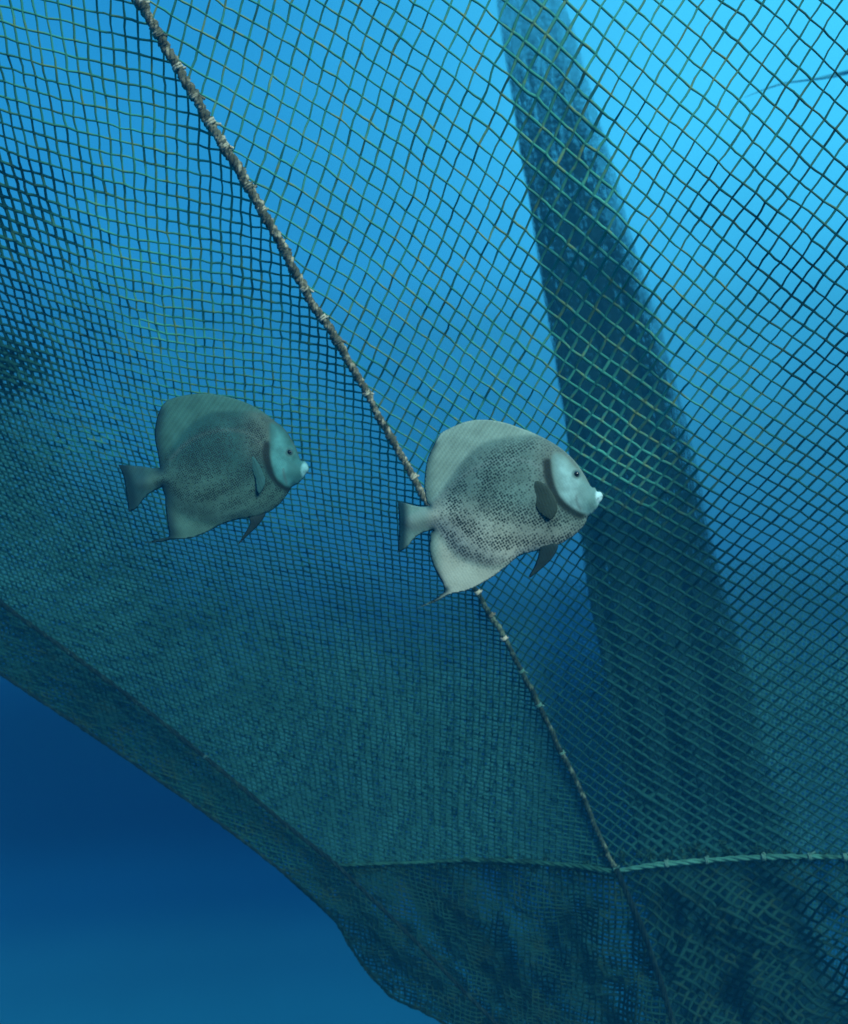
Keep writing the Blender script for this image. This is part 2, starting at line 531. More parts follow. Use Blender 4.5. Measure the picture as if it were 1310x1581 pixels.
def twine_scale(x, y):
    """how thickly fouled the twine is here"""
    s = band_s(x, y)
    k = 1.0 + 0.55 * smooth(-0.05, 0.12, s) * smooth(1.15, 0.8, s)
    for (cx, cy, sx, sy, q) in [(1010, 1240, 55, 26, .55), (1195, 1250, 42, 34, .65), (1060, 1308, 110, 16, .6), (1120, 1430, 80, 60, .35), (700, 1335, 160, 7, .5)]:
        k = k + q * (1 + 0.8 * vnoise(x, y, 13, 62)) * np.exp(-((x - cx) / sx) ** 2 - ((y - cy) / sy) ** 2)
    k = k + (0.8 + 0.5 * vnoise(x, y, 22, 57)) * np.exp(-((x + 10) / 120.0) ** 2 - ((y - 320) / 90.0) ** 2) + (1.3 + 0.8 * vnoise(x, y, 20, 58)) * np.exp(-((x - 15) / 60.0) ** 2 - ((y - 565) / 50.0) ** 2)
    k = k * (1 + 0.16 * vnoise(x, y, 45, 5) + 0.10 * vnoise(x, y, 14, 6))
    return k


XYl, El = panel_lattice(LEFT, 1, True)
XYr, Er = panel_lattice(RIGHT, 11, False)
XY = np.vstack([XYl, XYr])
Ei = np.vstack([El, Er + len(XYl)])
left_of = np.arange(len(Ei)) < len(El)
cw = smooth(0, 70, XY[:, 1] - cross_y(XY[:, 0])) * np.where(np.abs(XY[:, 0] - seam_x(XY[:, 1])) < 6, 0, 1) * np.where(XY[:, 1] > hem_y(XY[:, 0]) - 12, 0.2, 1)
XY = XY + cw[:, None] * np.stack([7 * vnoise(XY[:, 0], XY[:, 1], 60, 151) + 2.5 * vnoise(XY[:, 0], XY[:, 1], 17, 152), 7 * vnoise(XY[:, 0], XY[:, 1], 55, 153) + 2.5 * vnoise(XY[:, 0], XY[:, 1], 16, 154)], -1)
Dn = net_depth(XY[:, 0], XY[:, 1]) + cw * (0.10 * vnoise(XY[:, 0], XY[:, 1], 60, 155) + 0.04 * vnoise(XY[:, 0], XY[:, 1], 20, 156))
Dr = raw_depth(XY[:, 0], XY[:, 1])
P3 = at(XY[:, 0], XY[:, 1], Dn + rng.normal(0, 0.004, len(Dn)))
RB = 0.0021
rad = (1.75 - 0.50 * smooth(420, 900, XY[:, 1] + 0.25 * (400 - XY[:, 0])) * smooth(960, 860, XY[:, 0])) / F * Dn * twine_scale(XY[:, 0], XY[:, 1])
ok = (XY[:, 1] < hem_y(XY[:, 0]) + 1) & (XY[:, 0] > -230) & (XY[:, 0] < 1540) & (XY[:, 1] > -220) & (XY[:, 1] < 1770)
darken = np.clip(1.30 * smooth(560, 900, XY[:, 1] - 0.05 * XY[:, 0]) + 0.7 * smooth(1000, 1250, XY[:, 0]) + np.exp(-((XY[:, 0] - 0) / 130.0) ** 2 - ((XY[:, 1] - 560) / 110.0) ** 2) + 0.5 * np.exp(-((XY[:, 0] - 0) / 130.0) ** 2 - ((XY[:, 1] - 320) / 90.0) ** 2) + 0.35 * smooth(330, 0, XY[:, 0]) + 0.35 * vnoise(XY[:, 0], XY[:, 1], 60, 55), 0, 1)  # twine tone goes darker low down, towards both sides and in patches
k_ = ok[Ei[:, 0]] & ok[Ei[:, 1]]
Ei = Ei[k_]; left_of = left_of[k_]
mid = (XY[Ei[:, 0]] + XY[Ei[:, 1]]) / 2
below = mid[:, 1] > cross_y(mid[:, 0])
below &= mid[:, 0] > 430
# torn-out twines near the bottom right
BELOWFOOT = np.interp(mid[:, 0], [p[0] for p in FOOT], [p[1] for p in FOOT], right=99999) < mid[:, 1]

net = thing('cage_net', at(560, 1343, 3.55), 'large green mesh cage net sagging behind the two fish, laced with ropes', 'net')


def net_part(name, sel, mat, label, extra=1.0, parent=net):
    E = Ei[sel]
    r0 = rad[E[:, 0]] * extra * rng.uniform(0.85, 1.15, len(E)); r1 = rad[E[:, 1]] * extra * rng.uniform(0.85, 1.15, len(E))
    ln = np.linalg.norm(P3[E[:, 0]] - P3[E[:, 1]], axis=1)[:, None]
    bow = rng.normal(0, 0.022, (len(E), 3)) * ln
    V1, F1 = prisms(P3[E[:, 0]], P3[E[:, 1]], r0, r1, 5, bow)
    ids = np.unique(E)
    V2, F2 = octs(P3[ids], rad[ids] * extra * rng.uniform(1.15, 1.7, len(ids)))
    f1 = np.repeat((darken[E[:, 0]] + darken[E[:, 1]]) / 2, 15); f2 = np.repeat(np.clip(darken[ids] + 0.25, 0, 1), 6)
    o = mesh_obj(name, np.vstack([V1, V2]), [F1, F2 + len(V1)], mat, parent, attrs={'darkening': ('FLOAT', np.concatenate([f1, f2]))})
    if label: o['label'] = label
    return o


net_part('net_panel', left_of & ~below & ~BELOWFOOT, M_TWINE, 'green net panel left of the knotted rope, meshes nearly square')
net_part('net_panel', ~left_of & ~below & ~BELOWFOOT, M_TWINE_R, 'green net panel right of the knotted rope, meshes diamond shaped')
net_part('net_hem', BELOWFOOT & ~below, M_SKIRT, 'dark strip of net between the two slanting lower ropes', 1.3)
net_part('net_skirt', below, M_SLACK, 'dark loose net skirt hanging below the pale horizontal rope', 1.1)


# ---- the far floor of the cage: finer looking netting seen through the front net
def warp_lattice(x0, x1, y0, y1, e1, e2, seed, amp=5.0):
    """nodes of a slack lattice covering a box; returns xy and edges"""
    M = np.array([e1, e2], float).T
    Mi = np.linalg.inv(M)
    cs = np.array([(x0, y0), (x1, y0), (x0, y1), (x1, y1)], float) @ Mi.T
    a0, b0 = np.floor(cs.min(0)).astype(int); a1, b1 = np.ceil(cs.max(0)).astype(int)
    A_, B_ = np.meshgrid(np.arange(a0, a1 + 1), np.arange(b0, b1 + 1), indexing='ij')
    X = A_ * M[0, 0] + B_ * M[0, 1]; Y = A_ * M[1, 0] + B_ * M[1, 1]
    okk = (X > x0) & (X < x1) & (Y > y0) & (Y < y1)
    idx = -np.ones(A_.shape, int); idx[okk] = np.arange(okk.sum())
    X2 = X + amp * vnoise(X, Y, 110, seed) + amp * 0.3 * vnoise(X, Y, 30, seed + 1)
    Y2 = Y + amp * vnoise(X, Y, 90, seed + 2) + amp * 0.3 * vnoise(X, Y, 30, seed + 3)
    E = []
    for s in ((1, 0), (0, 1)):
        p = idx[:idx.shape[0] - s[0], :idx.shape[1] - s[1]]; q = idx[s[0]:, s[1]:]
        k = (p >= 0) & (q >= 0)
        E.append(np.stack([p[k], q[k]], -1))
    XYn = np.stack([X2[okk], Y2[okk]], -1)
    XYn += rng.normal(0, 0.35, XYn.shape)
    return XYn, np.concatenate(E)


FLOOR_TOP = [(-200, 400), (0, 490), (130, 640), (280, 790), (480, 870), (700, 900), (900, 890), (1100, 870), (1310, 825), (1560, 800)]


def floor_part():
    Vs, Fs, off, FO = [], [], 0, []
    for ply, (e1, e2, sd_) in enumerate([((6.3, 2.6), (-1.4, 5.9), 31), ((4.6, 5.2), (-5.4, 3.6), 35)]):
        xy, E = warp_lattice(-230, 1540, 380, 1400, e1, e2, sd_)
        x, y = xy[:, 0], xy[:, 1]
        top = np.interp(x, [p[0] for p in FLOOR_TOP], [p[1] for p in FLOOR_TOP])
        t = smooth(0, 260, y - top + 25 * vnoise(x, y, 60, 40))
        foot = np.interp(x, [p[0] for p in FOOT], [p[1] for p in FOOT], right=3000)
        okn = (y > top) & (y < cross_y(np.maximum(x, 430)) + 2) & (y < foot + 3)
        w = 0.30 + 1.75 * t                              # half-width in photo pixels
        patches = 1 + 0.22 * vnoise(x + 0.6 * y, y, 70, 41) + 0.16 * vnoise(x, y, 26, 42) + 0.18 * vnoise(x, y, 7, 47 + ply)
        clear = np.exp(-((x - 1290) / 120.0) ** 2 - ((y - 1250) / 130.0) ** 2)
        w = w * patches * (1 - 0.45 * clear)
        D = 5.6 + 0.6 * smooth(1300, 500, y) + 0.06 * vnoise(x, y, 120, 43) + 0.05 * ply
        P = at(x, y, D); r = np.maximum(w, 0.25) * D / F * 0.78
        E = E[okn[E[:, 0]] & okn[E[:, 1]]]
        V, Fc = prisms(P[E[:, 0]], P[E[:, 1]], r[E[:, 0]], r[E[:, 1]], 4)
        Vs.append(V); Fs.append(Fc + off); off += len(V)
        fo = np.zeros(len(x))  # algae clumps on the floor netting
        for (cx, cy, sx, sy, q) in [(180, 880, 30, 20, .8), (300, 960, 60, 30, .6), (400, 1080, 60, 30, .5), (100, 980, 60, 30, .5), (240, 1180, 60, 25, .5), (1010, 1240, 50, 30, .9),
                                    (1190, 1250, 45, 35, .9), (640, 1000, 60, 30, .3), (700, 1180, 90, 40, .3), (500, 1250, 80, 30, .35), (1060, 1300, 90, 20, .7), (20, 560, 45, 45, .9), (60, 800, 50, 30, .5)]:
            fo = np.maximum(fo, q * np.exp(-((x - cx) / sx) ** 2 - ((y - cy) / sy) ** 2))
        fo = np.clip(fo * (0.8 + 0.7 * vnoise(x, y, 16, 59) + 0.4 * vnoise(x, y, 7, 60)) + 0.18 * vnoise(x + y, y * 1.7, 40, 61), 0, 1)
        FO.append(np.repeat((fo[E[:, 0]] + fo[E[:, 1]]) / 2, 8))
    o = mesh_obj('net_floor', np.vstack(Vs), [np.vstack(Fs)], M_FLOOR, net, attrs={'darkening': ('FLOAT', np.concatenate(FO))})
    o['label'] = 'dense teal sloping net floor with fine meshes behind the lower net panels'


floor_part()


# ---- loose folded netting behind the skirt, with a window of open water
def skirt_lining():
    xy, E = warp_lattice(-230, 1540, 700, 1780, (5.6, 1.8), (-0.6, 5.6), 61, 6)
    x, y = xy[:, 0], xy[:, 1]
    gap = [(905, 1352), (940, 1360), (968, 1400), (1000, 1480), (1010, 1540), (1000, 1590), (960, 1585), (905, 1560), (930, 1500), (915, 1430)]
    g = inside(gap, x, y) * smooth(0, 16, dist_poly(gap, x, y))
    gap2 = [(600, 1366), (635, 1372), (660, 1420), (720, 1490), (760, 1545), (720, 1520), (660, 1460), (610, 1410)]
    g2 = inside(gap2, x, y) * smooth(0, 8, dist_poly(gap2, x, y))
    gap3 = [(1330, 1360), (1540, 1350), (1540, 1560), (1300, 1520), (1275, 1430)]
    g3 = inside(gap3, x, y) * 0.7
    foot = np.interp(x, [p[0] for p in FOOT], [p[1] for p in FOOT])
    okn = np.where(x < 520, (y > foot), (y > cross_y(x))) & (y < hem_y(x) - 3)
    w = 2.35 * (1 + 0.35 * vnoise(x - 0.5 * y, 0.3 * y, 34, 44) + 0.3 * vnoise(x, y, 18, 45)) * (1 - 0.62 * np.clip(g + g2 + g3, 0, 1))
    folds = 0.05 * np.sin((x - 0.45 * (y - 1335)) / 19.0 + 2.5 * vnoise(x, y, 70, 46)) + 0.10 * vnoise(x - 0.5 * y, y * 0.6, 38, 48) + 0.05 * vnoise(x, y, 17, 49)
    D = 5.0 + 0.5 * smooth(880, 1030, x) + folds
    P = at(x, y, D); r = w * D / F * 0.8
    k = okn[E[:, 0]] & okn[E[:, 1]]; E = E[k]
    V, Fc = prisms(P[E[:, 0]], P[E[:, 1]], r[E[:, 0]], r[E[:, 1]], 4)
    o = mesh_obj('skirt_lining', V, [Fc], M_SKIRT, net)
    o['label'] = 'folded dark blue green netting lining the loose skirt'


skirt_lining()


# ---- bunched netting: many twines running the same way, tied into meshes
def bunch(name, Lp, Rp, D_of, nf, rows, layers, rad_of, mat, parent=None, seed=0, loc=None, y0=-230, y1=1760, pitch=1.0):
    Vs, Fs, off = [], [], 0
    ys = np.linspace(y0, y1, rows)
    for ly in range(layers):
        s = (np.arange(nf) + 0.5) / nf
        S, Y = np.meshgrid(s, ys, indexing='ij')
        zig = (((np.arange(nf)[:, None] + np.arange(rows)[None]) % 2) - 0.5) * 0.55 / nf
        S2 = S + zig + rng.normal(0, 0.12 / nf, S.shape) + 0.02 * vnoise(S * 900, Y, 70, seed + ly)
        l = poly_interp(Lp, Y); r_ = poly_interp(Rp, Y)
        X = l + (r_ - l) * S2
        D = D_of(S, Y, ly)
        P = at(X, Y, D)
        rr = np.maximum(rad_of(S, Y, ly), 1e-4) * D / F
        keep = (rad_of(S, Y, ly) > 0.12)
        p0 = P[:, :-1].reshape(-1, 3); p1 = P[:, 1:].reshape(-1, 3)
        ra = rr[:, :-1].ravel(); rb = rr[:, 1:].ravel()
        kk = (keep[:, :-1] & keep[:, 1:]).ravel()
        V, Fc = prisms(p0[kk], p1[kk], ra[kk], rb[kk], 3)
        Vs.append(V); Fs.append(Fc + off); off += len(V)
    o = mesh_obj(name, np.vstack(Vs), [np.vstack(Fs)], mat, parent)
    return o


def band_D(S, Y, ly):
    base = 5.0 + 4.5 * smooth(1150, -200, Y)
    return base + 0.05 * np.sin(S * 21 + ly * 1.7 + 0.8 * vnoise(S * 300, Y, 200, 71)) + 0.10 * ly


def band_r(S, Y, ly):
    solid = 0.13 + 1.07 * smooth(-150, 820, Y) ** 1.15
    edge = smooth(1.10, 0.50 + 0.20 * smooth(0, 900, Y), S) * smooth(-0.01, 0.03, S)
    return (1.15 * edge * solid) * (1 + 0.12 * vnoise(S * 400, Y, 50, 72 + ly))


curtain = thing('bunched_net', at(1040, 1700, 4.4), 'dark bundle of bunched netting hanging like a column behind the right hand net panel', 'net')
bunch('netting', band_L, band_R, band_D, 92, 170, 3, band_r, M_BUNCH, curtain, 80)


def tube(name, pts, radii, mat, parent=None, n=10, twist=0.0, strands=0, lump=0.0, closed=True):
    """a rope: either plain or laid from strands; pts are world points"""
    P = np.asarray(pts, float); m = len(P)
    T = np.gradient(P, axis=0); T /= np.linalg.norm(T, axis=1, keepdims=True)
    U = np.zeros_like(P); u = np.cross(T[0], (0.2, 0.9, 0.3)); u /= np.linalg.norm(u)
    for i in range(m):
        u = u - T[i] * np.dot(u, T[i]); u /= np.linalg.norm(u); U[i] = u
    W = np.cross(T, U)
    radii = np.broadcast_to(np.asarray(radii, float), (m,))
    s = np.concatenate([[0], np.cumsum(np.linalg.norm(np.diff(P, axis=0), axis=1))])
    Vs, Fs, off = [], [], 0
    cores = []
    if strands:
        for k in range(strands):
            ph = 2 * math.pi * k / strands + s * twist
            o_ = (np.cos(ph)[:, None] * U + np.sin(ph)[:, None] * W) * (radii * 0.5)[:, None]
            cores.append((P + o_, radii * 0.56))
    else:
        cores.append((P, radii))
    for C_, r in cores:
        a = np.arange(n) / n * 2 * math.pi
        rr = r[:, None] * (1 + lump * rng.normal(0, 1, (m, n)))
        V = C_[:, None] + rr[..., None] * (np.cos(a)[None, :, None] * U[:, None] + np.sin(a)[None, :, None] * W[:, None])
        idx = np.arange(m * n).reshape(m, n)
        q = np.stack([idx[:-1], np.roll(idx, -1, 1)[:-1], np.roll(idx, -1, 1)[1:], idx[1:]], -1).reshape(-1, 4)
        Vs.append(V.reshape(-1, 3)); Fs.append(q + off)
        caps = [idx[0][::-1], idx[-1]]
        for c in caps:
            pass
        off += m * n
    return mesh_obj(name, np.vstack(Vs), [np.vstack(Fs)], mat, parent)


def dense(pts2, n, dz=-0.02, D=None):
    c = curve_pts(pts2, n)
    d = net_depth(c[:, 0], c[:, 1]) if D is None else np.interp(c[:, 1], *D)
    return c, at(c[:, 0], c[:, 1], d + dz)


# ------------------------------------------------------------------ ropes of the cage
c, P = dense(SEAM, 1500)
wob = np.stack([vnoise(c[:, 1], c[:, 0] * 0 + 5, 16, 91), vnoise(c[:, 1], c[:, 0] * 0, 16, 92), vnoise(c[:, 1], c[:, 0], 22, 93)], -1) * 0.0035
rr = 0.0140 * (1 + 0.16 * vnoise(c[:, 1], c[:, 0], 11, 94) + 0.12 * vnoise(c[:, 1], c[:, 0], 34, 95)) * (1 - 0.28 * smooth(100, 1200, c[:, 1]))
kc = int(np.argmin(np.abs(c[:, 1] - 900)))
seam = tube('seam_rope', (P + wob)[:kc], rr[:kc], M_ROPE, net, 8, 110, 3, 0.15)
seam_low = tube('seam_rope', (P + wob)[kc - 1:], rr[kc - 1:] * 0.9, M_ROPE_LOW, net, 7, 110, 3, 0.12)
seam_low['label'] = 'darker lower stretch of the diagonal rope below the nearer fish'
seam['label'] = 'knotted brown grey rope running diagonally down through the net'
LASH_AT = [(212, 4), (245, 52), (277, 103), (300, 148), (327, 189), (345, 226), (387, 289), (406, 322), (437, 381), (470, 445), (497, 492), (521, 525), (567, 606),
           (604, 672), (640, 735), (738, 914), (758, 950), (779, 985), (808, 1035), (832, 1088), (868, 1162)]


def lashing(px, py, k, mat, parent, size, dz=-0.024):
    j = int(np.argmin(np.hypot(c[:, 0] - px, c[:, 1] - py)))
    d = P[min(j + 4, len(P) - 1)] - P[max(j - 4, 0)]; d /= np.linalg.norm(d)
    u = np.cross(d, (0, 1, 0.1)); u /= np.linalg.norm(u); w = np.cross(d, u)
    turns = 2 + k % 2
    t = np.linspace(0, turns * 2 * math.pi, 16 * turns)
    hel = P[j][None] + size * (np.cos(t)[:, None] * u + np.sin(t)[:, None] * w) + d[None] * ((t / t[-1] - 0.5) * size * 1.1)[:, None]
    hel += rng.normal(0, size * 0.05, hel.shape)
    tail = hel[-1][None] + (u * 0.5 + d * rng.uniform(-0.5, 1))[None] * np.linspace(0, size * 1.4, 5)[1:, None]
    return tube('lashing', np.vstack([hel, tail]), size * 0.30, mat, parent, 6)


for k, (px, py) in enumerate(LASH_AT):
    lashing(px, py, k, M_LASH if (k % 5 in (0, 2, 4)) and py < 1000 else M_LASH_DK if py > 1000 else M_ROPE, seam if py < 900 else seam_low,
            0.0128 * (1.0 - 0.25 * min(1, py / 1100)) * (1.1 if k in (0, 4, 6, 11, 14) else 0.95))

# lower run of the seam, darker
c2, P2 = dense(SEAM_LOW, 260, -0.12)
o = tube('drop_rope', P2, 0.0105 * (1 + 0.15 * vnoise(c2[:, 1], c2[:, 0], 20, 96)), M_ROPE_DK, net, 7, 60, 3, 0.06)
o['label'] = 'dark rope continuing down below the pale horizontal rope'
# foot rope
c3, P3r = dense(FOOT, 420, -0.05)
fr = tube('foot_rope', P3r, 0.0088 * (1 + 0.22 * vnoise(c3[:, 0], c3[:, 1], 9, 97)), M_ROPE_DK, net, 7, 60, 3, 0.10)
fr['label'] = 'dark rope slanting down from the left edge to the corner'
c, P = c3, P3r
for k, (px, py) in enumerate([(-60, 885), (110, 1006), (213, 1086), (317, 1168)]):
    lashing(px, py, k, M_LASH_DIM, fr, 0.0065)
LINE = [(520, 1336), (560, 1374), (640, 1452), (710, 1524), (775, 1590), (900, 1720)]
c4, P4 = dense(LINE, 200, -0.24)
o = tube('drop_rope', P4, 0.0072, M_ROPE_DK, net, 7, 60, 3, 0.05)
o['label'] = 'thin dark rope slanting from the corner across the skirt'
# hem rope on the outline of the net and its loose end
c5, P5 = dense(HEM, 300, -0.01)
o = tube('hem_rope', P5, 0.0062 * (1 + 0.3 * vnoise(c5[:, 0], c5[:, 1], 9, 98)), M_ROPE_DK, net, 6, 60, 3, 0.1)
o['label'] = 'thin dark rope along the lower left edge of the net'
P6 = at([440, 462, 490, 520, 545], [1350, 1370, 1395, 1424, 1452], [3.62, 3.62, 3.62, 3.62, 3.62])
o = tube('drop_rope', curve_pts(P6, 60), 0.006, M_ROPE_DK, net, 6, 60, 3, 0.05)
o['label'] = 'short taut dark line below the corner of the net'
# skirt selvedge
c7 = curve_pts(SKIRT_EDGE, 260); c7[:, 0] += 2.0 * vnoise(c7[:, 1], c7[:, 0], 12, 99)
P7 = at(c7[:, 0], c7[:, 1], net_depth(c7[:, 0], c7[:, 1]) + 0.02)
o = tube('skirt_selvedge', P7, 0.0065 * (1 + 0.4 * vnoise(c7[:, 0], c7[:, 1], 12, 100)), M_FOLD, net, 7, 0, 0, 0.15)
# cross rope: dull on the left, pale and fouled on the right
lc = [p for p in CROSS if 515 <= p[0] <= 950]
rc = [p for p in CROSS if p[0] >= 945]
c8, P8 = dense(lc, 420, -0.03)
o = tube('cross_rope', P8, 0.0080 * (1 + 0.3 * vnoise(c8[:, 0], c8[:, 1], 14, 101)) * (0.65 + 0.5 * smooth(560, 900, c8[:, 0])), M_ROPE_MID, net, 7, 60, 3, 0.12)
o['label'] = 'dull stretch of the horizontal rope left of the crossing'
c9, P9 = dense(rc, 520, -0.04)
cr_ = tube('cross_rope', P9, 0.0095 * (1 + 0.22 * vnoise(c9[:, 0], c9[:, 1], 16, 102)) * (1 - 0.25 * smooth(1180, 1310, c9[:, 0])), M_ROPE_LT, net, 8, 50, 3, 0.10)
cr_['label'] = 'pale green stretch of the horizontal rope right of the crossing'
c, P = c9, P9
for k, (px, py) in enumerate([(952, 1345), (1030, 1334), (1092, 1328), (1180, 1324), (1250, 1323), (1305, 1324)]):
    lashing(px, py, k, M_LASH_DK, cr_, 0.0105)


# bunched fold of the skirt
FL = [(590, 1340), (606, 1362), (668, 1385), (690, 1430), (725, 1485), (800, 1570), (960, 1760)]
FR = [(640, 1340), (668, 1362), (705, 1385), (740, 1430), (785, 1485), (878, 1570), (1060, 1760)]
o = bunch('skirt_fold', FL, FR, lambda S, Y, ly: 4.2 + 0.05 * np.sin(S * 9 + ly) + 0.04 * ly, 22, 60, 2,
          lambda S, Y, ly: 1.1 * smooth(0, 0.3, S) * smooth(1, 0.7, S) * smooth(1345, 1420, Y) * (1 + 0.3 * vnoise(S * 100, Y, 20, 110)),
          M_FOLD, net, 120, y0=1345, y1=1740)
o['label'] = 'dark brown green bunched fold slanting down the skirt'
FL2 = [(495, 1350), (528, 1385), (552, 1430), (575, 1470), (640, 1530), (720, 1600), (820, 1720)]
FR2 = [(530, 1350), (562, 1385), (600, 1430), (640, 1470), (715, 1530), (800, 1600), (900, 1720)]
o = bunch('skirt_fold', FL2, FR2, lambda S, Y, ly: 4.25 + 0.04 * np.sin(S * 9 + ly) + 0.04 * ly, 24, 50, 2,
          lambda S, Y, ly: 0.8 * smooth(0, 0.3, S) * smooth(1, 0.6, S) * smooth(1350, 1400, Y) * (1 + 0.5 * vnoise(S * 100, Y, 26, 111)),
          M_SKIRT, net, 130, y0=1352, y1=1715)


for (fl, fw, y0_, y1_, dd, sd_) in [
        ([(1040, 1350), (1075, 1400), (1130, 1450), (1205, 1500), (1300, 1560), (1420, 1640)], 34, 1352, 1630, 3.95, 141),
        ([(1210, 1330), (1205, 1380), (1160, 1440), (1110, 1500), (1060, 1560), (1010, 1640)], 60, 1335, 1630, 4.05, 151),
        ([(990, 1350), (1010, 1420), (1060, 1480), (1130, 1530), (1230, 1590), (1330, 1650)], 46, 1352, 1640, 4.0, 161),
        ([(840, 1345), (850, 1400), (880, 1470), (905, 1530), (940, 1590), (980, 1660)], 40, 1345, 1650, 4.1, 171)]:
    a_ = np.array(fl, float)
    Lf = [(x_, y_) for x_, y_ in a_]; Rf = [(x_ + fw, y_ + 4) for x_, y_ in a_]
    o = bunch('skirt_fold', Lf, Rf, lambda S, Y, ly: dd + 0.06 * np.sin(S * 9 + ly + Y / 40.0) + 0.04 * ly, 20, 46, 2,
              lambda S, Y, ly: 0.75 * smooth(0, 0.35, S) * smooth(1, 0.6, S) * smooth(y0_, y0_ + 60, Y) * (1 + 0.6 * vnoise(S * 100, Y, 22, sd_)),
              M_SKIRT if sd_ in (141, 171) else M_BUNCH, net, sd_, y0=y0_, y1=y1_)


# algae tufts caught on the net (countless, small)
def tufts():
    p0, p1 = [], []
    spots = []
    for (cx, cy, sx, sy, n) in [(1060, 1318, 70, 5, 34), (1250, 1322, 60, 4, 26), (700, 1333, 120, 3, 34), (900, 1340, 50, 3, 18), (560, 1340, 30, 4, 10)]:
        for _ in range(n):
            spots.append((rng.normal(cx, sx), rng.normal(cy, sy)))
    for x, y in spots:
        if y > hem_y(x) - 12: continue
        D = float(net_depth(x, y)) - 0.006
        b = at(x, y, D)
        for _ in range(12):
            v = rng.normal(0, 1, 3); v[2] -= 0.6; v /= np.linalg.norm(v)
            p0.append(b + rng.normal(0, 0.009, 3)); p1.append(b + v * rng.uniform(0.004, 0.014))
    V, Fc = prisms(np.array(p0), np.array(p1), 0.0028, 0.0012, 4)
    o = mesh_obj('algae_growth', V, [Fc], M_ALGAE, net)
    tag(o, 'dark green brown algae growth caught in the meshes', kind='stuff')


tufts()

# a faint rope far behind on the upper right
P10 = curve_pts(at([1150, 1200, 1240, 1280, 1330, 1420], [150, 131, 124, 118, 106, 96], [8.6, 8.5, 8.4, 8.3, 8.2, 8.0]), 90)
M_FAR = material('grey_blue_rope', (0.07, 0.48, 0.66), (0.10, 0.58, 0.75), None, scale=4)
far = thing('distant_rope', P10[0], 'faint slack grey rope far behind the net near the top right corner', 'rope')
tube('rope', P10, 0.030 * np.linspace(0.15, 1.0, 90) * (0.6 + 0.4 * np.sin(np.linspace(0.3, 7.0, 90)) ** 2), M_FAR, far, 8, 6, 3, 0.03)

# ------------------------------------------------------------------ fish
def fish_material(name, k):
    m = bpy.data.materials.new(name); m.use_nodes = True
    t = m.node_tree; b = t.nodes['Principled BSDF']
    b.inputs['Roughness'].default_value = 0.6; b.inputs['Specular IOR Level'].default_value = 0.06
    a = t.nodes.new('ShaderNodeAttribute'); a.attribute_name = 'skin'
    sp = t.nodes.new('ShaderNodeAttribute'); sp.attribute_name = 'speckle'
    tcn = t.nodes.new('ShaderNodeTexCoord')
    mp = t.nodes.new('ShaderNodeMapping'); mp.inputs['Scale'].default_value = (1, 0.25, 1)
    mp.inputs['Rotation'].default_value = (0, R(32), 0)
    t.links.new(tcn.outputs['Object'], mp.inputs['Vector'])
    vo = t.nodes.new('ShaderNodeTexVoronoi'); vo.inputs['Scale'].default_value = 225.0; vo.inputs['Randomness'].default_value = 0.38
    t.links.new(mp.outputs[0], vo.inputs['Vector'])
    mr = t.nodes.new('ShaderNodeMapRange'); mr.inputs['From Min'].default_value = 0.28; mr.inputs['From Max'].default_value = 0.60
    mr.inputs['To Min'].default_value = 1.0; mr.inputs['To Max'].default_value = 0.0
    t.links.new(vo.outputs['Distance'], mr.inputs['Value'])
    # only some scales are dark
    vn = t.nodes.new('ShaderNodeTexNoise'); vn.inputs['Scale'].default_value = 60.0; vn.inputs['Detail'].default_value = 2
    t.links.new(mp.outputs[0], vn.inputs['Vector'])
    mrn = t.nodes.new('ShaderNodeMapRange'); mrn.inputs['From Min'].default_value = 0.36; mrn.inputs['From Max'].default_value = 0.54
    mrn.inputs['To Min'].default_value = 0.62; mrn.inputs['To Max'].default_value = 1.0
    t.links.new(vn.outputs[0], mrn.inputs['Value'])
    mu = t.nodes.new('ShaderNodeMath'); mu.operation = 'MULTIPLY'
    t.links.new(mr.outputs[0], mu.inputs[0]); t.links.new(sp.outputs['Fac'], mu.inputs[1])
    mu2 = t.nodes.new('ShaderNodeMath'); mu2.operation = 'MULTIPLY'
    t.links.new(mu.outputs[0], mu2.inputs[0]); t.links.new(mrn.outputs[0], mu2.inputs[1])
    dk = t.nodes.new('ShaderNodeMix'); dk.data_type = 'RGBA'
    t.links.new(mu2.outputs[0], dk.inputs['Factor'])
    t.links.new(a.outputs['Color'], dk.inputs['A']); dk.inputs['B'].default_value = (0.018, 0.040, 0.042, 1)
    ns = t.nodes.new('ShaderNodeTexNoise'); ns.inputs['Scale'].default_value = 30.0; ns.inputs['Detail'].default_value = 5
    t.links.new(tcn.outputs['Object'], ns.inputs['Vector'])
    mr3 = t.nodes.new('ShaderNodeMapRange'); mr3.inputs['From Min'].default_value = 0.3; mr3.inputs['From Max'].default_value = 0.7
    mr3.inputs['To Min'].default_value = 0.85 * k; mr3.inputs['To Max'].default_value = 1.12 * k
    t.links.new(ns.outputs[0], mr3.inputs['Value'])
    vm = t.nodes.new('ShaderNodeVectorMath'); vm.operation = 'SCALE'
    t.links.new(dk.outputs['Result'], vm.inputs[0]); t.links.new(mr3.outputs[0], vm.inputs['Scale'])
    t.links.new(vm.outputs[0], b.inputs['Base Color'])
    bp = t.nodes.new('ShaderNodeBump'); bp.inputs['Strength'].default_value = 0.25; bp.inputs['Distance'].default_value = 0.0015
    t.links.new(vo.outputs['Distance'], bp.inputs['Height']); t.links.new(bp.outputs[0], b.inputs['Normal'])
    return m


def plain(name, c, rough=0.5, spec=0.3):
    return material(name, tuple(x * 0.8 for x in c), tuple(min(1, x * 1.15) for x in c), None, scale=60, rough=rough, spec=spec, bump=0.15)


